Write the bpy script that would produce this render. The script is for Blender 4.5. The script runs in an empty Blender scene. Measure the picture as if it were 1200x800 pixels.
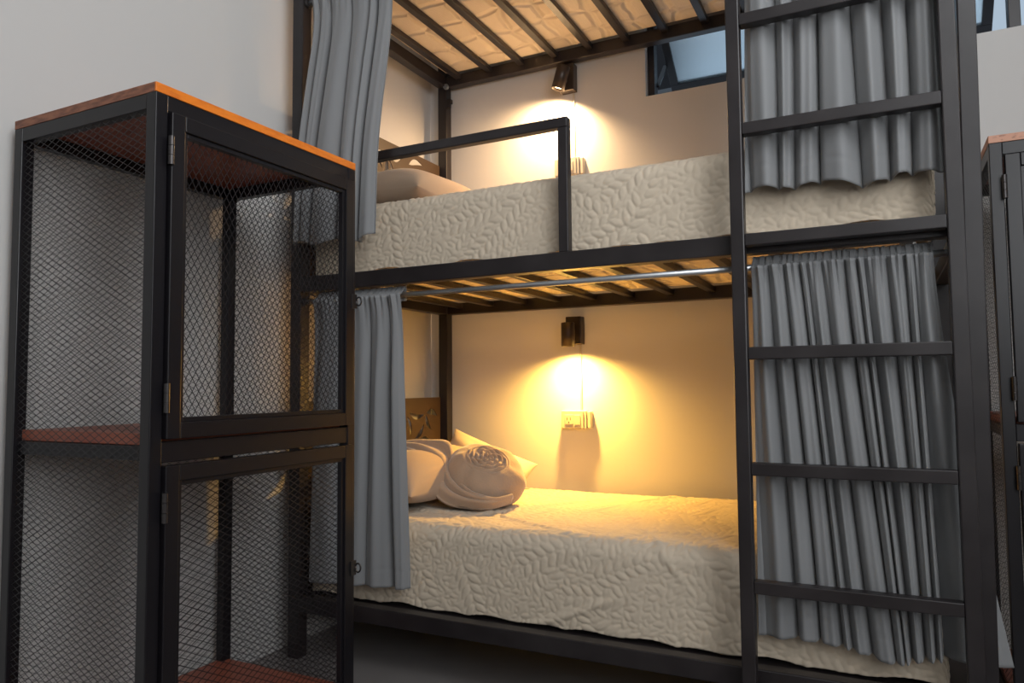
import bpy, math, random
import numpy as np
from mathutils import Vector, Matrix

# ------------------------------------------------------------------ camera
SC = bpy.context.scene
COL = SC.collection
YAW, PITCH, ROLL, FPX = 0.4665, 0.0601, -0.0093, 862.93
F = Vector((-math.sin(YAW)*math.cos(PITCH), math.cos(YAW)*math.cos(PITCH), math.sin(PITCH)))
R = Vector((math.cos(YAW), math.sin(YAW), 0)); U = R.cross(F)
R, U = R*math.cos(ROLL)+U*math.sin(ROLL), U*math.cos(ROLL)-R*math.sin(ROLL)
cam = bpy.data.cameras.new('camera'); co = bpy.data.objects.new('camera', cam); COL.objects.link(co)
cam.sensor_width = 36; cam.lens = FPX/1200*36; cam.clip_start = 0.05
CP = Vector((1.795, -1.8888, 0.89))
co.matrix_world = Matrix(((R.x, U.x, -F.x, CP.x), (R.y, U.y, -F.y, CP.y), (R.z, U.z, -F.z, CP.z), (0, 0, 0, 1)))
SC.camera = co

# ------------------------------------------------------------------ light
SC.view_settings.view_transform = 'Standard'
SC.view_settings.look = 'None'
SC.view_settings.gamma = 1
SC.view_settings.use_curve_mapping = False
SC.view_settings.exposure = 0.0
w = bpy.data.worlds.new('world'); SC.world = w; w.use_nodes = True
bg = w.node_tree.nodes['Background']; bg.inputs[0].default_value = (0.62, 0.78, 0.95, 1); bg.inputs[1].default_value = 0.65

def area(name, loc, target, size, power, color, spread=180):
    l = bpy.data.lights.new(name, 'AREA'); l.shape = 'RECTANGLE'; l.size, l.size_y = size
    l.energy = power; l.color = color; l.spread = math.radians(spread)
    o = bpy.data.objects.new(name, l); COL.objects.link(o); o.location = loc
    o.rotation_euler = (Vector(target)-Vector(loc)).to_track_quat('-Z', 'Y').to_euler()
    return o
area('ceiling_room_light', (2.5, -1.35, 2.85), (0.9, 0.1, 2.0), (1.6, 1.1), 20, (0.95, 0.98, 1.0), 135)
area('room_side_fill', (3.25, -1.75, 1.65), (0.0, -0.45, 1.0), (1.5, 1.4), 50, (0.94, 0.97, 1.0))  # added fill light at the right wall, which has no window
area('room_rear_fill', (2.5, -3.3, 1.8), (0.1, -0.3, 1.0), (1.4, 1.2), 22, (0.96, 0.98, 1.0))  # unseen fill added behind the camera to brighten the wall behind the locker mesh
LAMP_W = 26; UP_COL = (1.0, 0.63, 0.31); LOW_COL = (1.0, 0.54, 0.10)

# ------------------------------------------------------------------ materials
def mat(name, col, rough=0.6, metal=0.0, spec=0.5, noise=None, bump=None, sheen=0.0, coat=0.0):
    m = bpy.data.materials.new(name); m.use_nodes = True
    nt = m.node_tree; b = nt.nodes['Principled BSDF']
    b.inputs['Base Color'].default_value = (*col, 1)
    b.inputs['Roughness'].default_value = rough; b.inputs['Metallic'].default_value = metal
    b.inputs['Specular IOR Level'].default_value = spec
    b.inputs['Sheen Weight'].default_value = sheen
    b.inputs['Coat Weight'].default_value = coat
    tc = nt.nodes.new('ShaderNodeTexCoord')
    if noise:       # (scale, other colour, contrast, stretch)
        sc, c2, lo, hi, st = noise
        mp = nt.nodes.new('ShaderNodeMapping'); mp.inputs['Scale'].default_value = st
        nt.links.new(tc.outputs['Object'], mp.inputs[0])
        n = nt.nodes.new('ShaderNodeTexNoise'); n.inputs['Scale'].default_value = sc; n.inputs['Detail'].default_value = 5
        nt.links.new(mp.outputs[0], n.inputs['Vector'])
        r = nt.nodes.new('ShaderNodeValToRGB')
        r.color_ramp.elements[0].position = lo; r.color_ramp.elements[0].color = (*col, 1)
        r.color_ramp.elements[1].position = hi; r.color_ramp.elements[1].color = (*c2, 1)
        nt.links.new(n.outputs[0], r.inputs[0]); nt.links.new(r.outputs[0], b.inputs['Base Color'])
    if bump:        # (scale, strength, distance, stretch)
        sc, s, d, st = bump
        mp = nt.nodes.new('ShaderNodeMapping'); mp.inputs['Scale'].default_value = st
        nt.links.new(tc.outputs['Object'], mp.inputs[0])
        n = nt.nodes.new('ShaderNodeTexNoise'); n.inputs['Scale'].default_value = sc; n.inputs['Detail'].default_value = 3
        nt.links.new(mp.outputs[0], n.inputs['Vector'])
        bp = nt.nodes.new('ShaderNodeBump'); bp.inputs['Strength'].default_value = s; bp.inputs['Distance'].default_value = d
        nt.links.new(n.outputs[0], bp.inputs['Height']); nt.links.new(bp.outputs[0], b.inputs['Normal'])
    return m

M = {}
M['wall'] = mat('painted_wall', (0.60, 0.59, 0.575), 0.75, spec=0.3, bump=(60, 0.12, 0.002, (1, 1, 1)))
M['ceiling'] = mat('ceiling_paint', (0.6, 0.6, 0.6), 0.9)
M['floor'] = mat('grey_floor', (0.17, 0.155, 0.15), 0.28, noise=(3, (0.21, 0.195, 0.19), 0.35, 0.7, (1, 1, 1)))
M['steel'] = mat('dark_painted_steel', (0.014, 0.011, 0.012), 0.38, metal=0.0, spec=0.45, noise=(9, (0.024, 0.020, 0.021), 0.4, 0.7, (1, 1, 1)), bump=(180, 0.10, 0.0006, (1, 1, 0.2)))
M['locker'] = mat('black_locker_steel', (0.008, 0.007, 0.009), 0.34, spec=0.42, bump=(120, 0.08, 0.0006, (1, 1, 0.3)))
M['strand'] = mat('black_expanded_metal', (0.012, 0.010, 0.012), 0.35, spec=0.5)
M['bronze'] = mat('brown_metal_sheet', (0.050, 0.030, 0.017), 0.5, spec=0.3, bump=(150, 0.05, 0.0005, (1, 1, 1)))
M['wood'] = mat('reddish_varnished_wood', (0.27, 0.070, 0.042), 0.42, noise=(6, (0.33, 0.10, 0.055), 0.35, 0.7, (1, 9, 9)))
M['edge_dark'] = mat('brown_wood_edge', (0.30, 0.12, 0.065), 0.55, noise=(25, (0.16, 0.06, 0.035), 0.4, 0.6, (1, 1, 4)))
M['edge_orange'] = mat('orange_wood_edge', (0.80, 0.22, 0.018), 0.45, noise=(25, (0.65, 0.15, 0.012), 0.4, 0.7, (1, 1, 4)))
M['edge_pink'] = mat('pale_brown_wood_edge', (0.52, 0.26, 0.17), 0.55, noise=(60, (0.25, 0.11, 0.07), 0.55, 0.68, (1, 1, 2)))
M['curtain'] = mat('grey_curtain_cloth', (0.195, 0.199, 0.204), 0.62, spec=0.35, sheen=0.25, bump=(500, 0.10, 0.0006, (1, 1, 3)))
M['rod'] = mat('galvanised_rod', (0.50, 0.52, 0.54), 0.35, metal=0.85)
M['quilt'] = mat('cream_quilt_cloth', (0.55, 0.465, 0.36), 0.8, spec=0.2, sheen=0.15, bump=(380, 0.12, 0.0008, (1, 1, 1)))
M['pillow'] = mat('beige_pillow_cloth', (0.40, 0.29, 0.205), 0.85, spec=0.2, sheen=0.2, bump=(90, 0.15, 0.001, (1, 1, 1)))
M['plush'] = mat('beige_plush_blanket', (0.38, 0.27, 0.19), 0.95, spec=0.1, sheen=0.5, bump=(160, 0.45, 0.0025, (1, 1, 1)))
M['plastic'] = mat('cream_plastic', (0.50, 0.46, 0.39), 0.35)
M['socket_dark'] = mat('dark_socket_slots', (0.04, 0.035, 0.03), 0.5)
M['lampbody'] = mat('dark_bronze_lamp_metal', (0.055, 0.042, 0.035), 0.35, metal=0.5)
M['winframe'] = mat('dark_window_aluminium', (0.022, 0.018, 0.020), 0.4)
M['hinge'] = mat('hinge_steel', (0.06, 0.055, 0.055), 0.3, metal=0.7)

def mattress_mat():
    m = mat('quilted_mattress_cloth', (0.85, 0.75, 0.61), 0.75, spec=0.25)
    nt = m.node_tree; b = nt.nodes['Principled BSDF']
    tc = [n for n in nt.nodes if n.type == 'TEX_COORD'][0]
    nz = nt.nodes.new('ShaderNodeTexNoise'); nz.inputs['Scale'].default_value = 5
    nt.links.new(tc.outputs['Object'], nz.inputs['Vector'])
    mx = nt.nodes.new('ShaderNodeMixRGB'); mx.inputs[0].default_value = 0.06
    nt.links.new(tc.outputs['Object'], mx.inputs[1]); nt.links.new(nz.outputs['Color'], mx.inputs[2])
    v = nt.nodes.new('ShaderNodeTexVoronoi'); v.feature = 'DISTANCE_TO_EDGE'; v.inputs['Scale'].default_value = 7.0
    v.inputs['Randomness'].default_value = 0.35; v.voronoi_dimensions = '2D'
    nt.links.new(mx.outputs[0], v.inputs['Vector'])
    r = nt.nodes.new('ShaderNodeValToRGB'); r.color_ramp.interpolation = 'EASE'
    r.color_ramp.elements[0].position = 0.0; r.color_ramp.elements[1].position = 0.15
    nt.links.new(v.outputs['Distance'], r.inputs[0])
    w2 = nt.nodes.new('ShaderNodeTexVoronoi'); w2.inputs['Scale'].default_value = 120; w2.voronoi_dimensions = '2D'
    w2.inputs['Randomness'].default_value = 0.2
    nt.links.new(tc.outputs['Object'], w2.inputs['Vector'])
    ad = nt.nodes.new('ShaderNodeMath'); ad.operation = 'MULTIPLY_ADD'; ad.inputs[1].default_value = 0.12
    nt.links.new(w2.outputs['Distance'], ad.inputs[0]); nt.links.new(r.outputs[0], ad.inputs[2])
    bp = nt.nodes.new('ShaderNodeBump'); bp.inputs['Strength'].default_value = 1.0; bp.inputs['Distance'].default_value = 0.012
    nt.links.new(ad.outputs[0], bp.inputs['Height']); nt.links.new(bp.outputs[0], b.inputs['Normal'])
    return m
M['mattress'] = mattress_mat()

def glow(name, col, s):
    m = bpy.data.materials.new(name); m.use_nodes = True
    b = m.node_tree.nodes['Principled BSDF']
    b.inputs['Base Color'].default_value = (*col, 1)
    b.inputs['Emission Color'].default_value = (*col, 1); b.inputs['Emission Strength'].default_value = s
    return m
M['bulb'] = glow('warm_bulb', (1.0, 0.78, 0.45), 14)
def frosted():
    m = bpy.data.materials.new('frosted_glass'); m.use_nodes = True
    b = m.node_tree.nodes['Principled BSDF']
    b.inputs['Base Color'].default_value = (0.85, 0.95, 1.0, 1)
    b.inputs['Roughness'].default_value = 0.75; b.inputs['Transmission Weight'].default_value = 0.85
    b.inputs['IOR'].default_value = 1.15
    return m
M['glass'] = frosted()

# ------------------------------------------------------------------ mesh helpers
class MB:
    def __init__(s): s.v = []; s.f = []
    def add(s, vs, fs):
        n = len(s.v); s.v += [tuple(p) for p in vs]; s.f += [tuple(i+n for i in f) for f in fs]; return s
    def box(s, a, b):
        x0, y0, z0 = a; x1, y1, z1 = b
        vs = [(x, y, z) for x in (x0, x1) for y in (y0, y1) for z in (z0, z1)]
        return s.add(vs, [(0, 1, 3, 2), (4, 6, 7, 5), (0, 4, 5, 1), (2, 3, 7, 6), (0, 2, 6, 4), (1, 5, 7, 3)])
    def bar(s, p, q, w, h, up=(0, 0, 1)):
        p, q = Vector(p), Vector(q); d = (q-p).normalized(); up = Vector(up)
        a = d.cross(up)
        if a.length < 1e-4: a = d.cross(Vector((1, 0, 0)))
        a.normalize(); b = a.cross(d).normalized()
        vs = [e+a*(i*w/2)+b*(j*h/2) for e in (p, q) for i in (-1, 1) for j in (-1, 1)]
        return s.add(vs, [(0, 1, 3, 2), (4, 6, 7, 5), (0, 4, 5, 1), (2, 3, 7, 6), (0, 2, 6, 4), (1, 5, 7, 3)])
    def tube(s, pts, r, n=16, cap=True):
        pts = [Vector(p) for p in pts]; rs = r if isinstance(r, (list, tuple)) else [r]*len(pts)
        vs = []; fs = []
        for k, p in enumerate(pts):
            t = (pts[min(k+1, len(pts)-1)]-pts[max(k-1, 0)]).normalized()
            a = t.cross(Vector((0, 0, 1)))
            if a.length < 1e-3: a = t.cross(Vector((1, 0, 0)))
            a.normalize(); b = t.cross(a)
            vs += [p+a*(rs[k]*math.cos(2*math.pi*i/n))+b*(rs[k]*math.sin(2*math.pi*i/n)) for i in range(n)]
        for k in range(len(pts)-1):
            fs += [(k*n+i, k*n+(i+1) % n, (k+1)*n+(i+1) % n, (k+1)*n+i) for i in range(n)]
        if cap: fs += [tuple(range(n-1, -1, -1)), tuple((len(pts)-1)*n+i for i in range(n))]
        return s.add(vs, fs)
    def build(s, name, m, parent=None, bevel=0, smooth=False, seg=2):
        me = bpy.data.meshes.new(name); me.from_pydata(s.v, [], s.f); me.update()
        o = bpy.data.objects.new(name, me); COL.objects.link(o); me.materials.append(m)
        import bmesh
        bm = bmesh.new(); bm.from_mesh(me); bmesh.ops.recalc_face_normals(bm, faces=bm.faces); bm.to_mesh(me); bm.free()
        if parent: o.parent = parent; o.matrix_parent_inverse = parent.matrix_world.inverted()
        if bevel:
            md = o.modifiers.new('bevel', 'BEVEL'); md.width = bevel; md.segments = seg; md.limit_method = 'ANGLE'
        if smooth:
            for p in me.polygons: p.use_smooth = True
        return o

def grid(name, P, m, parent=None, closed_u=False, solid=0.0):
    """P: (nu, nv, 3) array of points -> one smooth sheet"""
    nu, nv, _ = P.shape
    me = bpy.data.meshes.new(name)
    I = np.arange(nu*nv).reshape(nu, nv)
    a = I[:-1, :-1].ravel(); b = I[1:, :-1].ravel(); c = I[1:, 1:].ravel(); d = I[:-1, 1:].ravel()
    q = np.stack([a, b, c, d], 1)
    if closed_u:
        q = np.concatenate([q, np.stack([I[-1, :-1], I[0, :-1], I[0, 1:], I[-1, 1:]], 1)])
    me.vertices.add(nu*nv); me.vertices.foreach_set('co', P.reshape(-1).astype(np.float32))
    me.loops.add(q.size); me.loops.foreach_set('vertex_index', q.ravel().astype(np.int32))
    me.polygons.add(len(q)); me.polygons.foreach_set('loop_start', np.arange(0, q.size, 4, dtype=np.int32))
    me.polygons.foreach_set('use_smooth', np.ones(len(q), dtype=bool))
    me.update(calc_edges=True); me.validate()
    me.materials.append(m)
    o = bpy.data.objects.new(name, me); COL.objects.link(o)
    if parent: o.parent = parent
    if solid:
        md = o.modifiers.new('thickness', 'SOLIDIFY'); md.thickness = solid; md.offset = 0
    return o

def tag(o, label=None, cat=None, group=None, kind=None):
    if label: o['label'] = label
    if cat: o['category'] = cat
    if group: o['group'] = group
    if kind: o['kind'] = kind
    return o
def empty(name, loc, label, cat, group=None):
    o = bpy.data.objects.new(name, None); COL.objects.link(o); o.location = loc; o.empty_display_size = 0.05
    bpy.context.view_layer.update()
    return tag(o, label, cat, group)
def struct(o): o['kind'] = 'structure'; return o

# ------------------------------------------------------------------ room shell
XW, YW = -0.08, 1.0
struct(MB().box((-0.2, -3.4, -0.1), (3.4, 1.12, 0)).build('floor', M['floor']))
struct(MB().box((-0.2, -3.4, 3.2), (3.4, 1.12, 3.3)).build('ceiling', M['ceiling']))
struct(MB().box((-0.2, -3.4, 0), (XW, 1.12, 3.2)).build('wall_left', M['wall']))
struct(MB().box((3.3, -3.4, 0), (3.4, 1.12, 3.2)).build('wall_right', M['wall']))
struct(MB().box((-0.2, -3.5, 0), (3.4, -3.4, 3.2)).build('wall_rear', M['wall']))
WX0, WX1, WZ0, WZ1 = 0.965, 2.42, 2.068, 2.44
wb = MB()
wb.box((XW, YW, 0), (3.3, YW+0.12, WZ0)); wb.box((XW, YW, WZ1), (3.3, YW+0.12, 3.2))
wb.box((XW, YW, WZ0), (WX0, YW+0.12, WZ1)); wb.box((WX1, YW, WZ0), (3.3, YW+0.12, WZ1))
struct(wb.build('wall_back', M['wall']))

# window: fixed frame set back in the opening, top-hung sash pushed out at the bottom
fy0, fy1 = YW+0.035, YW+0.085
wf = MB(); t = 0.028
wf.box((WX0, fy0, WZ0), (WX0+t, fy1, WZ1)); wf.box((WX1-t, fy0, WZ0), (WX1, fy1, WZ1))
wf.box((WX0+t, fy0, WZ1-t), (WX1-t, fy1, WZ1)); wf.box((WX0+t, fy0, WZ0), (WX1-t, fy1, WZ0+0.012))
wf.box((WX0+t, fy0+0.012, WZ1-0.048), (WX1-t, fy1, WZ1-t))
win = struct(wf.build('window_1', M['winframe'], bevel=0.002))
A = math.radians(50); HX0, HX1, HZ, HL = WX0+0.034, 2.20, 2.405, 0.325
def sash_p(x, l, n): # l along sash from hinge, n = normal offset
    return (x, YW+0.06+l*math.sin(A)+n*math.cos(A), HZ-l*math.cos(A)+n*math.sin(A))
def sash_box(mb, x0, x1, l0, l1, n0=-0.014, n1=0.014):
    vs = [sash_p(x, l, n) for x in (x0, x1) for l in (l0, l1) for n in (n0, n1)]
    mb.add(vs, [(0, 1, 3, 2), (4, 6, 7, 5), (0, 4, 5, 1), (2, 3, 7, 6), (0, 2, 6, 4), (1, 5, 7, 3)])
sb = MB()
for a in ((HX0, HX1, 0, 0.034), (HX0, HX1, HL-0.034, HL), (HX0, HX0+0.034, 0.034, HL-0.034), (HX1-0.034, HX1, 0.034, HL-0.034)): sash_box(sb, *a)
sash = sb.build('sash', M['winframe'], win, bevel=0.002)
gb = MB(); sash_box(gb, HX0+0.03, HX1-0.03, 0.03, HL-0.03, -0.003, 0.003)
gb.build('glass_pane', M['glass'], sash)
st = MB()
st.bar((HX0-0.004, YW+0.07, WZ0+0.06), sash_p(HX0-0.004, 0.2, -0.004), 0.006, 0.018, (1, 0, 0)); st.build('stay_arm', M['hinge'], win)
MB().box((2.215, fy0, WZ0+0.012), (2.25, fy1, WZ1-0.048)).build('mullion', M['winframe'], win, bevel=0.002)

ow = MB(); ow.box((-0.6, 1.95, 2.50), (0.86, 2.25, 4.2)); ow.box((-0.6, 1.93, 2.47), (0.89, 2.27, 2.52))
tag(ow.build('neighbouring_wall', M['winframe']), 'dark wall outside, seen through the gap beside the tilted window', 'wall')

# ------------------------------------------------------------------ bunk bed frame
L, D, P = 2.0, 0.9816, 0.045
bed = empty('bunk_bed', (L/2, D/2, 0), 'tall dark steel triple bunk bed frame with ladder and slatted bases', 'bunk bed')
S = M['steel']
TOPZ = 2.72
for x in (0, L-P):
    for y in (0, D-P):
        if x > 1 and y == 0:   # the near right post stands a touch out of plumb, as in the photo
            b = MB(); b.box((x, y, 0), (x+P, y+P, TOPZ))
            b.v = [(vx+(vz-1.05)*0.011+(0.0 if vx > L-0.01 else 0.008), vy, vz) for vx, vy, vz in b.v]
            b.build('post', S, bed, bevel=0.003)
        else:
            MB().box((x, y, 0), (x+P, y+P, TOPZ)).build('post', S, bed, bevel=0.003)
LV = [(0.1533, 0.2029), (1.2134, 1.2636), (2.2635, 2.3135)]
for z0, z1 in LV:
    MB().box((P, 0, z0), (L-P, P-0.003, z1)).build('front_rail', S, bed, bevel=0.003)
    MB().box((P, D-P+0.003, z0), (L-P, D, z1)).build('back_rail', S, bed, bevel=0.003)
    for x in (0.002, L-P+0.002):
        MB().box((x, P, z0), (x+P-0.004, D-P, z1)).build('end_rail', S, bed, bevel=0.003)
for z0, z1 in LV[1:]:
    for k in range(12):
        xc = 0.112+0.1588*k
        MB().box((xc-0.014, P-0.003, z1-0.026), (xc+0.014, D-P+0.003, z1-0.005)).build('slat', S, bed, bevel=0.002)
# guard rail
g = MB(); g.box((P, 0.006, 1.6215), (1.0205, 0.036, 1.6515)); g.build('guard_rail', S, bed, bevel=0.003)
MB().box((0.9905, 0.006, 1.2636), (1.0205, 0.036, 1.6215)).build('guard_post', S, bed, bevel=0.003)
# small bracket and bolt at the back corner post
bk = MB(); bk.box((P, D-P-0.002, 2.185), (P+0.024, D-P+0.02, 2.205)); bk.box((P, D-P-0.002, 2.165), (P+0.018, D-P+0.016, 2.185))
bk.build('bracket', S, bed, bevel=0.002)
bo = MB(); bo.tube([(P+0.003, D-P-0.012, 2.262), (P+0.003, D-P+0.001, 2.262)], 0.013, 6); bo.build('bolt', M['rod'], bed)

# ladder: stiles as one part, rungs as sub-parts
def ly(z): return -0.045+0.0074*(z-1)-0.004
lx0, lx1, lw = 1.4709, 1.9633, 0.033
lb = MB()
for x in (lx0, lx1-lw):
    zt = 2.66
    vs = []
    for z in (0, zt):
        for xx in (x, x+lw):
            for dy in (0, 0.034): vs.append((xx, ly(z)+dy, z))
    lb.add(vs, [(0, 1, 3, 2), (4, 6, 7, 5), (0, 4, 5, 1), (2, 3, 7, 6), (0, 2, 6, 4), (1, 5, 7, 3)])
    lb.box((x+0.004, ly(2.64)+0.03, 2.60), (x+lw-0.004, 0.006, 2.64))
lad = lb.build('ladder', S, bed, bevel=0.003)
for k in range(-1, 8):
    z = 0.4235+0.2772*k
    MB().box((lx0+lw, ly(z)+0.002, z-0.030), (lx1-lw, ly(z)+0.032, z)).build('rung', S, lad, bevel=0.0025)
# top tier front rail is hidden, its guard runs above the frame of the photo
MB().box((P, 0, TOPZ-0.045), (L-P, P-0.004, TOPZ)).build('top_rail', S, bed, bevel=0.003)

# headboards: sheet metal with palm-leaf cut-outs
def almond(cx, cy, ang, ln, wd, bend=0.15, n=7):
    pts = []
    for i in range(n+1):
        t = i/n; pts.append((t*ln, wd*math.sin(math.pi*t**0.8)/2+bend*ln*math.sin(math.pi*t)))
    for i in range(n-1, 0, -1):
        t = i/n; pts.append((t*ln, -wd*math.sin(math.pi*t**0.8)/2+bend*ln*math.sin(math.pi*t)))
    c, s = math.cos(ang), math.sin(ang)
    return [(cx+x*c-y*s, cy+x*s+y*c) for x, y in pts]
def headboard(z0, z1, seed):
    cu = bpy.data.curves.new('hb', 'CURVE'); cu.dimensions = '2D'; cu.fill_mode = 'BOTH'; cu.extrude = 0.0015
    def spl(pts):
        s = cu.splines.new('POLY'); s.points.add(len(pts)-1)
        for p, q in zip(s.points, pts): p.co = (q[0], q[1], 0, 1)
        s.use_cyclic_u = True
    W = D-2*P; H = z1-z0
    spl([(0, 0), (W, 0), (W, H), (0, H)])
    rnd = random.Random(seed); taken = []
    fans = [(0.09+0.135*a+0.05*(b % 2), H-0.06-0.125*b, rnd.uniform(0, 360)) for c in range(3) for b in range(5) for a in range(7)]
    for fx, fz, a0 in fans:
        for j in range(9):
            a = math.radians(a0-80+j*20+rnd.uniform(-4, 4)); ln = rnd.uniform(0.065, 0.125); wd = rnd.uniform(0.016, 0.027)
            pts = almond(fx+0.018*math.cos(a), fz+0.018*math.sin(a), a, ln, wd, rnd.choice((-0.12, 0.12)))
            if any(not (0.02 < x < W-0.02 and 0.02 < y < H-0.018) for x, y in pts): continue
            if any((x-u)**2+(y-v)**2 < 0.00008 for x, y in pts for u, v in taken): continue
            taken += pts; spl(pts)
    tmp = bpy.data.objects.new('hb', cu); COL.objects.link(tmp)
    dg = bpy.context.evaluated_depsgraph_get(); dg.update()
    me = bpy.data.meshes.new_from_object(tmp.evaluated_get(dg))
    # curve plane (u, v) -> world (y, z)
    for v in me.vertices: u, vv, ww = v.co; v.co = (0.006+ww, P+u, z0+vv)
    bpy.data.objects.remove(tmp); bpy.data.curves.remove(cu)
    me.materials.clear(); me.materials.append(M['bronze'])
    o = bpy.data.objects.new('headboard', me); COL.objects.link(o); o.parent = bed
    o.matrix_parent_inverse = bed.matrix_world.inverted()
    o['label'] = 'brown sheet metal headboard with palm leaf cut-outs'
    return o
headboard(0.2029, 0.842, 3)
headboard(1.2636, 1.899, 8)

# ------------------------------------------------------------------ mattresses
def mattress(z0, z1, label):
    b = MB(); b.box((0.078, 0.088, z0), (1.865, 0.900, z1))
    o = b.build('mattress', M['mattress'], bevel=0.03, seg=4)
    return tag(o, label, 'mattress')
mattress(0.200, 0.425, 'cream mattress of the lowest bunk under its embossed quilt')
mattress(1.262, 1.47, 'cream mattress on the middle bunk slats above the lower lamp')
MB_top = MB().box((0.052, 0.05, 2.312), (1.945, 0.93, 2.53)).build('mattress', M['mattress'], bevel=0.02, seg=3)
tag(MB_top, 'topmost mattress seen from below with a hexagon stitched underside', 'mattress')

MB().box((P, P-0.002, 0.168), (L-P, D-P+0.002, 0.196)).build('dark_gap_panel', S, bed)  # dark sheet added in place of the lowest slats, keeps the gap there black

# ------------------------------------------------------------------ quilts with embossed leaves
def leaf_map(Lx, Ly, res, seed):
    rng = np.random.default_rng(seed)
    nx, ny = int(Lx/res)+1, int(Ly/res)+1
    seam = np.zeros((nx, ny)); H = np.zeros((nx, ny)); occ = np.zeros((nx, ny), bool)
    X = np.arange(nx)*res; Y = np.arange(ny)*res
    def leaf(cx, cy, ang, ln, wd):
        c, s = math.cos(ang), math.sin(ang)
        i0, i1 = max(0, int((cx-ln)/res)), min(nx, int((cx+ln)/res)+2)
        j0, j1 = max(0, int((cy-ln)/res)), min(ny, int((cy+ln)/res)+2)
        if i1-i0 < 3 or j1-j0 < 3: return False
        gx, gy = np.meshgrid(X[i0:i1]-cx, Y[j0:j1]-cy, indexing='ij')
        u = (gx*c+gy*s)/ln; v = (-gx*s+gy*c)
        half = wd*np.sin(np.pi*np.clip(u, 0, 1)**0.75)*0.5
        inside = (u > 0.02) & (u < 0.98) & (np.abs(v) < half)
        if inside.sum() < 4 or (occ[i0:i1, j0:j1] & inside).sum() > 0.12*inside.sum(): return False
        q = np.abs(v)/np.maximum(half, 1e-4)
        h = np.sqrt(np.clip(1-q**2.2, 0, 1))*np.clip(np.minimum(u, 1-u)*7, 0, 1)
        sub = H[i0:i1, j0:j1]; sub[inside] = h[inside]; occ[i0:i1, j0:j1] |= inside
        edge = (np.abs(np.abs(v)-half) < 0.0024) & (u > -0.02) & (u < 1.02)
        rib = (np.abs(v) < 0.0019) & (u > 0) & (u < 0.8)
        sm = seam[i0:i1, j0:j1]; sm[edge] = np.maximum(sm[edge], 1.0); sm[rib] = np.maximum(sm[rib], 0.6)
        return True
    # sprigs: a curved stem carrying leaves on both sides
    for _ in range(int(Lx*Ly*130)):
        x, y, a = rng.uniform(0, Lx), rng.uniform(0, Ly), rng.uniform(0, 2*math.pi)
        k = rng.uniform(-2.5, 2.5); ln = rng.uniform(0.042, 0.066)
        for j in range(6):
            x += 0.030*math.cos(a); y += 0.030*math.sin(a); a += k*0.030
            for sgn in (-1, 1):
                leaf(x, y, a+sgn*0.8, ln*(1-0.05*j), ln*0.36)
        leaf(x, y, a, ln*0.9, ln*0.36)
    for _ in range(int(Lx*Ly*3500)):
        l = rng.uniform(0.025, 0.045)
        leaf(rng.uniform(0, Lx), rng.uniform(0, Ly), rng.uniform(0, 2*math.pi), l, l*0.4)
    k = np.array([1, 2, 1])/4
    for ax in (0, 1): seam = np.apply_along_axis(lambda r: np.convolve(r, k, 'same'), ax, seam)
    fine = rng.normal(size=(nx, ny))
    for ax in (0, 1): fine = np.apply_along_axis(lambda r: np.convolve(r, k, 'same'), ax, fine)
    return 0.55*H+0.75*(1-np.clip(seam*1.3, 0, 1))+0.16*fine*(H < 0.05)

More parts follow.
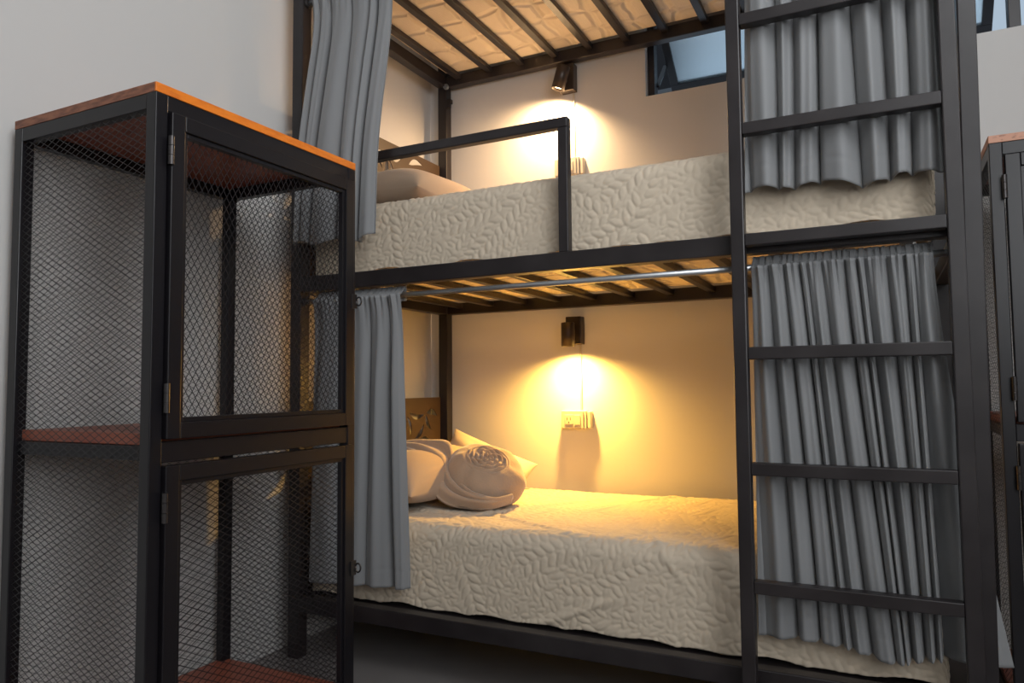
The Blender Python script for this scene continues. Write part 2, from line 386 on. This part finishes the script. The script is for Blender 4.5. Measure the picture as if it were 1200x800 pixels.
def quilt(name, z_top, z_bot, seed, x0, x1, y0, y1, label, slack, mound=None):
    res = 0.0036; r = 0.045
    # profile across: front hem -> up the front -> over -> back edge
    def path(lo, hi, ztop, dropa, dropb, rad):
        pts = []
        n = max(2, int((dropa-rad)/res))
        for i in range(n): pts.append((lo, ztop-dropa+(dropa-rad)*i/n))
        na = int(rad*1.57/res)
        for i in range(na): a = i/na*math.pi/2; pts.append((lo+rad-rad*math.cos(a), ztop-rad+rad*math.sin(a)))
        n = int((hi-lo-2*rad)/res)
        for i in range(n): pts.append((lo+rad+(hi-lo-2*rad)*i/n, ztop))
        for i in range(na+1): a = (1-i/na)*math.pi/2; pts.append((hi-rad+rad*math.cos(a), ztop-rad+rad*math.sin(a)))
        n = max(2, int((dropb-rad)/res))
        for i in range(1, n+1): pts.append((hi, ztop-rad-(dropb-rad)*i/n))
        return np.array(pts)
    H = z_top-z_bot
    py = path(y0, y1, 0, H, 0.10, r); px = path(x0, x1, 0, 0.10, H, r)
    nx, ny = len(px), len(py)
    X = np.repeat(px[:, 0][:, None], ny, 1); Y = np.repeat(py[:, 0][None], nx, 0)
    dz = np.minimum(0, px[:, 1][:, None])+np.minimum(0, py[:, 1][None])
    dz = np.maximum(dz, -H)
    hem = np.clip((-dz-(H-0.05))/0.05, 0, 1)
    Z = z_top+dz
    PT = np.stack([X, Y, Z], 2)
    du = np.gradient(PT, axis=0); dv = np.gradient(PT, axis=1); N = np.cross(du, dv)
    N /= np.maximum(np.linalg.norm(N, axis=2, keepdims=True), 1e-9)
    Hm = leaf_map(nx*res, ny*res, res, seed)[:nx, :ny]
    s = np.arange(nx)[:, None]*res; t = np.arange(ny)[None]*res
    rng = np.random.default_rng(seed+5)
    big = np.zeros((nx, ny))
    for _ in range(14):
        fx, fy, ph, am = rng.uniform(-9, 9), rng.uniform(-14, 14), rng.uniform(0, 6.28), rng.uniform(0.3, 1)
        big += am*np.sin(fx*s+fy*t+ph)
    big *= slack/4
    # a few long soft creases
    for _ in range(9):
        cx, cy, an, ln = rng.uniform(0, nx*res), rng.uniform(0, ny*res), rng.uniform(-1.2, 1.2), rng.uniform(0.12, 0.35)
        u = (s-cx)*math.cos(an)+(t-cy)*math.sin(an); v = -(s-cx)*math.sin(an)+(t-cy)*math.cos(an)
        big += slack*1.3*np.exp(-(v/0.010)**2)*np.exp(-(u/ln)**4)
    disp = 0.0033*(Hm-0.5)+big
    disp = np.maximum(disp, -0.012)
    PT = PT+N*disp[..., None]
    # hem wanders
    w = (0.006*np.sin(px[:, 0]*9+seed)+0.004*np.sin(px[:, 0]*31+2*seed))[:, None]*hem
    PT[..., 2] += np.abs(w)
    if mound is not None: PT[..., 2] += mound(X, Y, dz)
    return tag(grid('quilt', PT, M['quilt'], solid=0.004), label, 'quilt')
quilt('q', 1.506, 1.270, 11, 0.055, 1.912, 0.066, 0.925, 'cream leaf-embossed quilt on the middle bunk, behind the guard rail', 0.0022)
quilt('q', 0.463, 0.203, 29, 0.055, 1.90, 0.064, 0.925, 'cream leaf-embossed quilt spread over the lowest bunk', 0.0045)

# ------------------------------------------------------------------ pillows
def pillow(loc, a, b, h, rot, label, m, seed=0, group=None, parts=True, power=3.0):
    n = 46
    th = np.linspace(-math.pi/2, math.pi/2, n)
    u = np.sin(th)
    Ug, Vg = np.meshgrid(u, u, indexing='ij')
    e = np.clip((1-np.abs(Ug)**power)*(1-np.abs(Vg)**power), 0, 1)**0.5
    # corners reach out a little further than the sides
    k = 1-0.07*(1-np.abs(Ug)**2*np.abs(Vg)**2)*np.maximum(np.abs(Ug), np.abs(Vg))**4
    rng = np.random.default_rng(seed)
    wr = sum(rng.uniform(-1, 1)*np.sin(rng.uniform(-7, 7)*Ug+rng.uniform(-7, 7)*Vg+rng.uniform(0, 6)) for _ in range(7))*0.0035
    X = a*Ug*k; Y = b*Vg*k
    top = np.stack([X, Y, h*e+wr*e], 2); bot = np.stack([X, Y, -h*0.55*e], 2)
    Pn = np.concatenate([top, bot[:, ::-1][:, 1:]], 1)
    o = grid('pillow', Pn, m); o.location = loc; o.rotation_euler = rot
    tag(o, label, 'pillow', group)
    return o
pillow((0.250, 0.47, 1.565), 0.195, 0.36, 0.105, (0, math.radians(4), 0), 'plump beige pillow on the middle bunk by its leaf headboard', M['pillow'], 4, power=4.5)
pillow((0.235, 0.45, 0.556), 0.190, 0.35, 0.104, (0, math.radians(6), 0), 'beige pillow on the lowest bunk, half hidden by the curtain', M['pillow'], 6, power=4.5)
pillow((0.300, 0.83, 0.572), 0.205, 0.080, 0.036, (math.radians(60), math.radians(20), 0.03), 'light pillow standing behind the rolled blanket', M['quilt'], 9)

# ------------------------------------------------------------------ rolled blanket
def roll():
    root = empty('rolled_blanket', (0.51, 0.43, 0.470), 'beige plush blanket rolled into a bun on the lowest bunk', 'blanket')
    ax = Vector((0.36, -0.42, 0.83)).normalized(); c0 = Vector((0.512, 0.435, 0.569))
    e1 = ax.cross(Vector((0, 1, 0))).normalized(); e2 = ax.cross(e1)
    nt, ns = 160, 150
    Pn = np.zeros((nt, ns, 3))
    for i in range(nt):
        th = 2*math.pi*i/nt
        for j in range(ns):
            q = j/(ns-1)
            if q < 0.55:       # side and bottom
                a = -math.pi/2+q/0.55*(math.pi/2+1.12)
                rr = 0.132*math.cos(a)**0.7 if math.cos(a) > 0 else 0; hh = 0.086*math.sin(a)
                last = (rr, hh)
            else:              # wound end: ridges of the spiral
                s = (q-0.55)/0.45
                r0, h0 = 0.132*math.cos(1.12)**0.7, 0.086*math.sin(1.12)
                rr = r0*(1-s)
                ph = (rr/0.0150)+th/(2*math.pi)+0.12*math.sin(3*th)
                fr = ph % 1.0
                ridge = 1-abs(2*fr-1)**2.2
                hh = h0+0.010*s+0.019*(ridge-0.4)*min(1, s*5)*(0.65+0.35*math.sin(th*7+rr*120))
            p = c0+e1*(rr*math.cos(th)*1.12)+e2*(rr*math.sin(th))+ax*hh
            if q < 0.55:
                # outer turn laid diagonally round the bun
                dcut = (p-c0).dot(Vector((0.55, -0.15, 0.82)))+0.035
                k = 1/(1+math.exp(dcut/0.0025))
                p += (p-c0).normalized()*(0.013*k+0.0022*math.sin(5*th+9*q)+0.0022*math.sin(3*th-14*q+1)+0.0012*math.sin(11*th+17*q))
            p.z = max(p.z, 0.474+0.0)
            Pn[i, j] = p
    o = grid('roll', Pn, M['plush'], closed_u=True); o.parent = root; o.matrix_parent_inverse = root.matrix_world.inverted()
    # loose folded tail lying up over the pillow
    up = [(0.145, 0.44, 0.674), (0.248, 0.46, 0.676), (0.355, 0.45, 0.668), (0.420, 0.37, 0.580), (0.515, 0.315, 0.522), (0.610, 0.325, 0.500), (0.640, 0.40, 0.500)]
    lo = [(0.200, 0.37, 0.645), (0.303, 0.33, 0.612), (0.372, 0.290, 0.535), (0.436, 0.285, 0.488), (0.512, 0.290, 0.476), (0.600, 0.310, 0.476), (0.636, 0.39, 0.486)]
    def cr(pts, t):
        t *= len(pts)-1; i = min(int(t), len(pts)-2); f = t-i
        p = [Vector(pts[max(0, min(len(pts)-1, k))]) for k in (i-1, i, i+1, i+2)]
        return 0.5*((2*p[1])+(p[2]-p[0])*f+(2*p[0]-5*p[1]+4*p[2]-p[3])*f*f+(3*p[1]-p[0]-3*p[2]+p[3])*f**3)
    nu, nv = 90, 46
    Q = np.zeros((nu, nv, 3))
    for i in range(nu):
        a, b = cr(up, i/(nu-1)), cr(lo, i/(nu-1))
        nrm = Vector((0.35, -0.62, 0.70)).normalized()
        for j in range(nv):
            s = j/(nv-1); pl = 0.0085*math.sin(s*17+2*i/nu)*min(1, i/12)+0.016*math.sin(math.pi*s)
            endr = 0.012*math.sin(math.pi*min(1, i/8)/2)
            Q[i, j] = a.lerp(b, s)+nrm*(pl+endr)
    t = grid('tail', Q, M['plush'], solid=0.010); t.parent = root; t.matrix_parent_inverse = root.matrix_world.inverted()
roll()

# ------------------------------------------------------------------ curtains
def smooth(a, b, x): t = np.clip((x-a)/(b-a), 0, 1); return t*t*(3-2*t)
def curtain(label, top, bot, z_rod, z_bot, nf, seed, header=True, yc=0.022, amp=0.018, ybot=None, ngather=20, skew=None, group=None, hemfn=None, extra=None, edge_flat=0.05):
    """top/bot: (x0, x1) spans at the rod and at the hem"""
    rng = np.random.default_rng(seed)
    nu, nv = 620, 130
    u = np.linspace(0, 1, nu)
    # unequal folds
    cuts = np.cumsum(rng.uniform(0.35, 1.9, nf)); cuts = np.concatenate([[0], cuts/cuts[-1]])
    ph = np.interp(u, cuts, np.arange(nf+1))
    gc = np.cumsum(rng.uniform(0.6, 1.4, ngather)); gc = np.concatenate([[0], gc/gc[-1]])
    pg = np.interp(u, gc, np.arange(ngather+1))
    am_f = np.interp(u, np.linspace(0, 1, nf+1), rng.uniform(0.65, 1.1, nf+1))
    kk = np.hanning(25); kk /= kk.sum()
    sm_ = lambda r: np.convolve(np.pad(r, 12, mode='reflect', reflect_type='odd'), kk, 'valid')
    ph = sm_(ph); pg = sm_(pg); am_f = sm_(am_f)
    cw = np.gradient(u)/np.maximum(np.gradient(ph), 1e-4)*sm_(np.interp(u, np.linspace(0, 1, nf+1), rng.uniform(-0.02, 0.10, nf+1)))
    rows = []
    hd = 0.030 if header else 0
    # v rows: back of sleeve, ruffle, front, body
    seq = []
    if header:
        for i in range(7): seq.append(('b', z_rod-0.018+(0.018+hd-0.001)*i/6))
        for i in range(8): seq.append(('h', z_rod+hd-(hd)*i/8))
    for i in range(nv): seq.append(('f', z_rod-(z_rod-z_bot)*(i/(nv-1))))
    for kind, z in seq:
        v = np.clip((z_rod-z)/(z_rod-z_bot), 0, 1)
        sp = smooth(0, 1, v)*0.35+v*0.65
        xa = top[0]+(bot[0]-top[0])*sp; xb = top[1]+(bot[1]-top[1])*sp
        gath = math.exp(-v*22)            # tight gathers fade out below the rod
        fold = 0.45+0.55*smooth(0.0, 0.35, np.array([v]))[0]
        phs = ph*2*math.pi+0.9*np.sin(u*11+seed+2.2*v)*v+0.5*math.sin(v*3+seed)
        sharp = 1-2*np.abs(np.sin(phs/2))**0.85
        ef = smooth(0, edge_flat, u)*smooth(0, edge_flat, 1-u)*0.85+0.15
        y = amp*am_f*fold*sharp*ef + 0.0055*gath*np.sin(pg*2*math.pi)*ef + 0.12*amp*fold*np.sin(phs*2.3+seed+2*v)
        un = u + (0.0 if skew is None else skew(u, v))
        x = xa+(xb-xa)*un - (xb-xa)*cw*fold*np.sin(phs)*ef + 0.002*gath*np.sin(pg*4*math.pi)
        yb = yc if ybot is None else yc+(ybot-yc)*smooth(0.0, 0.75, np.array([v]))[0]
        zz = np.full(nu, z)
        off = 0.0
        if header:
            if kind == 'b': y = 0.4*y+yb+0.017
            elif kind == 'h':
                k = (z-z_rod)/hd
                y = yb+0.0-0.017*(1-k)+0.017*k+0.006*k*np.sin(pg*2*math.pi)
                zz = zz+0.003*k*np.sin(pg*2*math.pi+1)-0.002
            else:
                y = y+yb-0.017*math.exp(-v*14)-0.003
        else: y = y+yb
        if hemfn is not None: zz = zz+hemfn(u, x)*smooth(0.6, 1.0, np.array([v]))[0]
        if extra is not None: x, y, zz = extra(u, v, x, y, zz)
        # stitched hem line
        if kind == 'f':
            hz = z-z_bot
            y = y+0.0016*math.exp(-((hz-0.055)/0.004)**2)
        rows.append(np.stack([x, y, zz], 1))
    Pn = np.stack(rows, 1)
    o = grid('curtain', Pn, M['curtain'], solid=0.0018)
    return tag(o, label, 'curtain', group)

ZR = 1.180
# lower left, gathered by the locker
curtain('grey curtain bunched at the left end of the lower rod, beside the locker', (0.10, 0.452), (0.085, 0.482), ZR, 0.268, 4, 5, amp=0.021, ngather=17, yc=0.020,
        ybot=0.012, hemfn=lambda u, x: -0.012+0.02*u)
# lower right, drawn behind the ladder; its far corner flares out past the post
def tail(u, v, x, y, zz):
    k = smooth(0.90, 1.0, u)
    y = y+0.030*smooth(0.86, 0.93, u)*smooth(0.2, 0.6, np.array([v]))[0]
    x = x+k*0.10*v**1.5
    return x, y, zz
curtain('wide grey pleated curtain behind the lower ladder rungs', (1.510, 1.905), (1.500, 1.925), ZR, 0.272, 12, 21, amp=0.029, ngather=24, yc=0.0250, ybot=0.0255,
        skew=lambda u, v: 0.27*v*np.sin(math.pi*u)*(1-u)*1.2-0.02*v*np.sin(2*math.pi*u), hemfn=lambda u, x: 0.010*np.sin(u*9)-0.010*u+0.004, extra=tail)
ZU = 2.225
# upper left, hangs outside the guard rail
curtain('long pale grey curtain hanging over the locker from the upper rod, outside the guard rail', (0.085, 0.415), (0.050, 0.385), ZU, 1.362, 6, 3, amp=0.022, ngather=16, yc=0.022, ybot=-0.036,
        hemfn=lambda u, x: 0.010*np.sin(u*14))
# upper right, behind the ladder, hem lying against the quilt
curtain('pale grey curtain behind the upper ladder rungs with a wavy hem', (1.52, 1.935), (1.497, 1.940), ZU, 1.372, 7, 14, amp=0.028, ngather=20, yc=0.022, ybot=0.0250,
        hemfn=lambda u, x: 0.007*np.sin(u*17+0.5)+0.008*np.sin(u*7)-0.004)

def rod(z, label):
    root = empty('curtain_rod', (1.0, 0.022, z), label, 'curtain rod', 'curtain rods under the bunk rails')
    MB().tube([(P+0.002, 0.022, z), (L-P-0.002, 0.022, z)], 0.0085, 20).build('rod', M['rod'], root, smooth=True)
    for x in (P+0.001, L-P-0.013):
        MB().tube([(x, 0.022, z), (x+0.012, 0.022, z)], 0.016, 20).build('socket', M['hinge'], root, bevel=0.001)
rod(ZR, 'thin galvanised curtain rod under the middle bunk rail'); rod(ZU, 'upper galvanised curtain rod near the top of the frame')

# ------------------------------------------------------------------ lockers
def mesh_panel(mb, fn, w, h, la, lb, wd=0.0013, th=0.0006):
    """expanded metal: two families of straight strands clipped to a w x h panel; fn(a, b, n) -> world"""
    for sg in (1, -1):
        k0 = -int(h/lb)-2; k1 = int(w/la)+int(h/lb)+3
        for k in range(-k1, k1+1):
            # line a/la + sg*b/lb = k
            pts = []
            for b in (0, h):
                a = la*(k-sg*b/lb)
                if -1e-9 <= a <= w+1e-9: pts.append((a, b))
            for a in (0, w):
                b = sg*lb*(k-a/la)
                if 1e-6 < b < h-1e-6: pts.append((a, b))
            if len(pts) < 2: continue
            (a0, b0), (a1, b1) = pts[0], pts[1]
            d = math.hypot(a1-a0, b1-b0)
            if d < 0.004: continue
            px, py = -(b1-b0)/d*wd/2, (a1-a0)/d*wd/2
            o = th*sg*0.5
            vs = [fn(a+s*px, b+s*py, o+n*th/2) for a, b in ((a0, b0), (a1, b1)) for s in (-1, 1) for n in (-1, 1)]
            mb.add(vs, [(0, 1, 3, 2), (4, 6, 7, 5), (0, 4, 5, 1), (2, 3, 7, 6), (0, 2, 6, 4), (1, 5, 7, 3)])
    return mb

def locker(label, front_edge, side_edge):
    """local frame: x 0..W deep (doors at x = W facing +x), y 0..Lh wide, z up"""
    W, Lh, T, q = 0.501, 0.652, 1.5333, 0.030
    root = empty('mesh_locker', (0, 0, 0), label, 'locker', 'black mesh lockers')
    K = M['locker']
    ztop = T-0.020
    for x in (0, W-q):
        for y in (0, Lh-q):
            MB().box((x, y, 0), (x+q, y+q, ztop)).build('corner_post', K, root, bevel=0.002)
    def cross(a, b): MB().box(a, b).build('cross_rail', K, root, bevel=0.0015)
    for z0, z1 in ((ztop-0.033, ztop), (0.742, 0.772), (0.02, 0.05)):
        rc = 0.013 if z0 == 0.742 else 0.001
        cross((q, rc, z0), (W-q, q-0.003, z1)); cross((q, Lh-q+0.003, z0), (W-q, Lh-rc, z1))
        cross((0.001, q, z0), (q-0.003, Lh-q, z1))
    for z0, z1 in ((ztop-0.033, ztop), (0.737, 0.780), (0.02, 0.05)):
        cross((W-q+0.002, q, z0), (W-0.002, Lh-q, z1))
    # wooden boards
    MB().box((0.004, 0.004, ztop), (W-0.004, Lh-0.004, T-0.001)).build('top_board', M['wood'], root)
    eb = MB().box((W-0.005, 0, ztop), (W, Lh, T)); e = eb.build('edge_strip', front_edge, root, bevel=0.001)
    e2 = MB(); e2.box((0, 0, ztop), (W-0.005, 0.005, T)); e2.box((0, Lh-0.005, ztop), (W-0.005, Lh, T)); e2.box((0, 0.005, ztop), (0.005, Lh-0.005, T))
    e2.build('edge_strip', side_edge, root)
    MB().box((0.030, 0.020, 0.773), (W-q-0.004, Lh-0.020, 0.798)).build('shelf', M['wood'], root, bevel=0.002)
    MB().box((0.006, 0.006, 0.051), (W-q-0.004, Lh-0.006, 0.070)).build('bottom_board', M['wood'], root, bevel=0.002)
    # mesh panels: both ends and the back, above and below the shelf
    z0, h = 0.05, ztop-0.033-0.05
    for y in (0.008, Lh-0.008):
        mesh_panel(MB(), lambda a, b, n, y=y: (q+a, y+n, z0+b), W-2*q, h, 0.030, 0.0158).build('mesh_panel', M['strand'], root)
    for z0, z1 in ((0.07, 0.742), (0.798, ztop-0.033)):
        mesh_panel(MB(), lambda a, b, n, z0=z0: (0.014+n, q+a, z0+b), Lh-2*q, z1-z0, 0.030, 0.0158, wd=0.0009).build('mesh_panel', M['strand'], root)
    # doors
    for z0, z1, vert in ((0.786, ztop-0.036, True), (0.054, 0.731, False)):
        y0, y1 = q+0.003, Lh-q+0.013
        xa, xb = W-0.012, W+0.010; f = 0.034
        d = MB()
        d.box((xa, y0, z0), (xb, y0+f, z1)); d.box((xa, y1-f, z0), (xb, y1, z1))
        d.box((xa, y0+f, z0), (xb, y1-f, z0+f)); d.box((xa, y0+f, z1-f), (xb, y1-f, z1))
        door = d.build('door', K, root, bevel=0.002)
        i = MB(); g = 0.010; xc, xd = xa+0.002, xb-0.006
        i.box((xc, y0+f, z0+f), (xd, y0+f+g, z1-f)); i.box((xc, y1-f-g, z0+f), (xd, y1-f, z1-f))
        i.box((xc, y0+f+g, z0+f), (xd, y1-f-g, z0+f+g)); i.box((xc, y0+f+g, z1-f-g), (xd, y1-f-g, z1-f))
        i.build('inner_frame', K, door, bevel=0.001)
        la, lb_ = (0.0172, 0.028) if vert else (0.029, 0.0158)
        mesh_panel(MB(), lambda a, b, n: (xa+0.004+n, y0+f+g+a-0.002, z0+f+g+b-0.002), y1-y0-2*f-2*g+0.004, z1-z0-2*f-2*g+0.004, la, lb_, wd=0.0015).build('mesh_panel', M['strand'], door)
        for zc in (z0+0.085, z1-0.085):
            hg = MB()
            for k in range(3):
                hg.tube([(xb+0.002, y0-0.003, zc-0.030+k*0.0205), (xb+0.002, y0-0.003, zc-0.0105+k*0.0205)], 0.0062, 14)
            hg.build('hinge', M['hinge'], door, smooth=False)
        zl = (z0+z1)/2
        lt = MB(); lt.box((xb, y1-0.012, zl-0.020), (xb+0.003, y1+0.010, zl+0.020))
        lt.tube([(xb+0.012+0.009*math.cos(a), y1+0.006, zl+0.012*math.sin(a)) for a in [math.pi*2*k/14 for k in range(15)]], 0.0025, 8, cap=False)
        lt.build('latch', M['hinge'], door, bevel=0.0006)
    return root

lk1 = locker('black steel mesh locker with orange-edged wooden top at the left wall', M['edge_orange'], M['edge_dark'])
lk1.location = (-0.043, -0.8772, 0)
lk2 = locker('black steel mesh locker past the right end of the bunk bed', M['edge_pink'], M['edge_pink'])
lk2.rotation_euler = (0, 0, -math.pi/2); lk2.location = (2.062, 0.875, 0)

# ------------------------------------------------------------------ wall lamps, cables and outlets
def wall_lamp(x, z, tilt, lean, label, power, col):
    root = empty('wall_lamp', (x, YW, z), label, 'lamp', 'reading lamps on the back wall')
    mb = MB().box((x-0.034, YW-0.045, z-0.058), (x+0.034, YW, z+0.058)); mb.build('mount', M['lampbody'], root, bevel=0.003)
    # spot head: open cylinder on a short arm, swinging in the wall plane
    c = Vector((x-0.004, YW-0.092, z-0.020))
    dn = Vector((-math.sin(tilt), 0.0, -math.cos(tilt))).normalized(); aim = Vector((dn.x, lean, dn.z)).normalized()
    r, ln = 0.028, 0.098
    a, b = c-dn*ln/2, c+dn*ln/2
    sh = MB()
    side = dn.cross(Vector((0, 1, 0))).normalized(); fw = dn.cross(side)
    rings = [(a, 0.0), (a, r-0.002), (a+dn*0.002, r), (b, r), (b, r-0.003), (b-dn*0.020, r-0.0035)]
    n = 32; vs = []; fs = []
    for p, rr in rings: vs += [p+side*(rr*math.cos(2*math.pi*i/n))+fw*(rr*math.sin(2*math.pi*i/n)) for i in range(n)]
    for k in range(len(rings)-1): fs += [(k*n+i, k*n+(i+1) % n, (k+1)*n+(i+1) % n, (k+1)*n+i) for i in range(n)]
    sh.add(vs, fs); shade = sh.build('lamp_shade', M['lampbody'], root, smooth=False)
    for p in shade.data.polygons: p.use_smooth = True
    MB().tube([c+Vector((0, 0.020, 0)), c+Vector((0, 0.055, 0))], 0.010, 16).build('arm', M['lampbody'], root, smooth=True)
    bulb = MB(); e = b-dn*0.010
    bulb.tube([e-dn*0.006, e], [0.0235, 0.0225], 24); bulb.build('bulb', M['bulb'], root)
    l = bpy.data.lights.new('lamp_light', 'SPOT'); l.energy = power; l.color = col; l.spot_size = math.radians(164); l.spot_blend = 0.9
    l.shadow_soft_size = 0.018
    lo = bpy.data.objects.new('lamp_light', l); COL.objects.link(lo); lo.location = b-dn*0.002
    lo.rotation_euler = aim.to_track_quat('-Z', 'Y').to_euler(); lo.parent = root; lo.matrix_parent_inverse = root.matrix_world.inverted()
    return root
def outlet(x, z, label):
    root = empty('power_outlet', (x, YW, z), label, 'outlet', 'outlet boxes under the reading lamps')
    MB().box((x-0.062, YW-0.036, z-0.038), (x+0.050, YW, z+0.038)).build('box', M['plastic'], root, bevel=0.004)
    pl = MB().box((x-0.060, YW-0.041, z-0.036), (x+0.038, YW-0.036, z+0.036)).build('cover_plate', M['plastic'], root, bevel=0.002)
    so = MB().box((x-0.044, YW-0.044, z-0.020), (x-0.006, YW-0.041, z+0.020)).build('socket', M['plastic'], root, bevel=0.002)
    sl = MB()
    sl.box((x-0.034, YW-0.0446, z-0.002), (x-0.031, YW-0.044, z+0.009)); sl.box((x-0.020, YW-0.0446, z-0.002), (x-0.017, YW-0.044, z+0.009))
    sl.tube([(x-0.0255, YW-0.0446, z-0.011), (x-0.0255, YW-0.044, z-0.011)], 0.003, 12); sl.build('slots', M['socket_dark'], so)
    MB().box((x-0.002, YW-0.045, z-0.022), (x+0.026, YW-0.041, z+0.020)).build('switch', M['plastic'], root, bevel=0.002)
    MB().box((x+0.050, YW-0.030, z-0.036), (x+0.066, YW, z+0.034)).build('end_cap', M['plastic'], root, bevel=0.003)
def conduit(x, z0, z1, label):
    o = MB().box((x-0.004, YW-0.006, z0), (x+0.004, YW, z1)).build('cable_conduit', M['plastic'], bevel=0.001)
    tag(o, label, 'cable', 'cable ducts from lamp to outlet')
wall_lamp(0.648, 1.118, 0.0, -0.16, 'dark cylinder reading lamp lit over the lowest bunk', LAMP_W*3.1, LOW_COL)
wall_lamp(0.632, 2.200, math.radians(17), 0.05, 'dark reading lamp tilted to the left over the middle bunk', LAMP_W*2.2, UP_COL)
outlet(0.648, 0.748, 'cream socket and switch box below the lower reading lamp')
outlet(0.632, 1.815, 'cream socket box below the tilted lamp, mostly hidden by the quilt')
conduit(0.664, 0.786, 1.060, 'thin cable running down from the lower lamp to its socket')
conduit(0.650, 1.853, 2.142, 'thin cable running down from the tilted upper lamp')
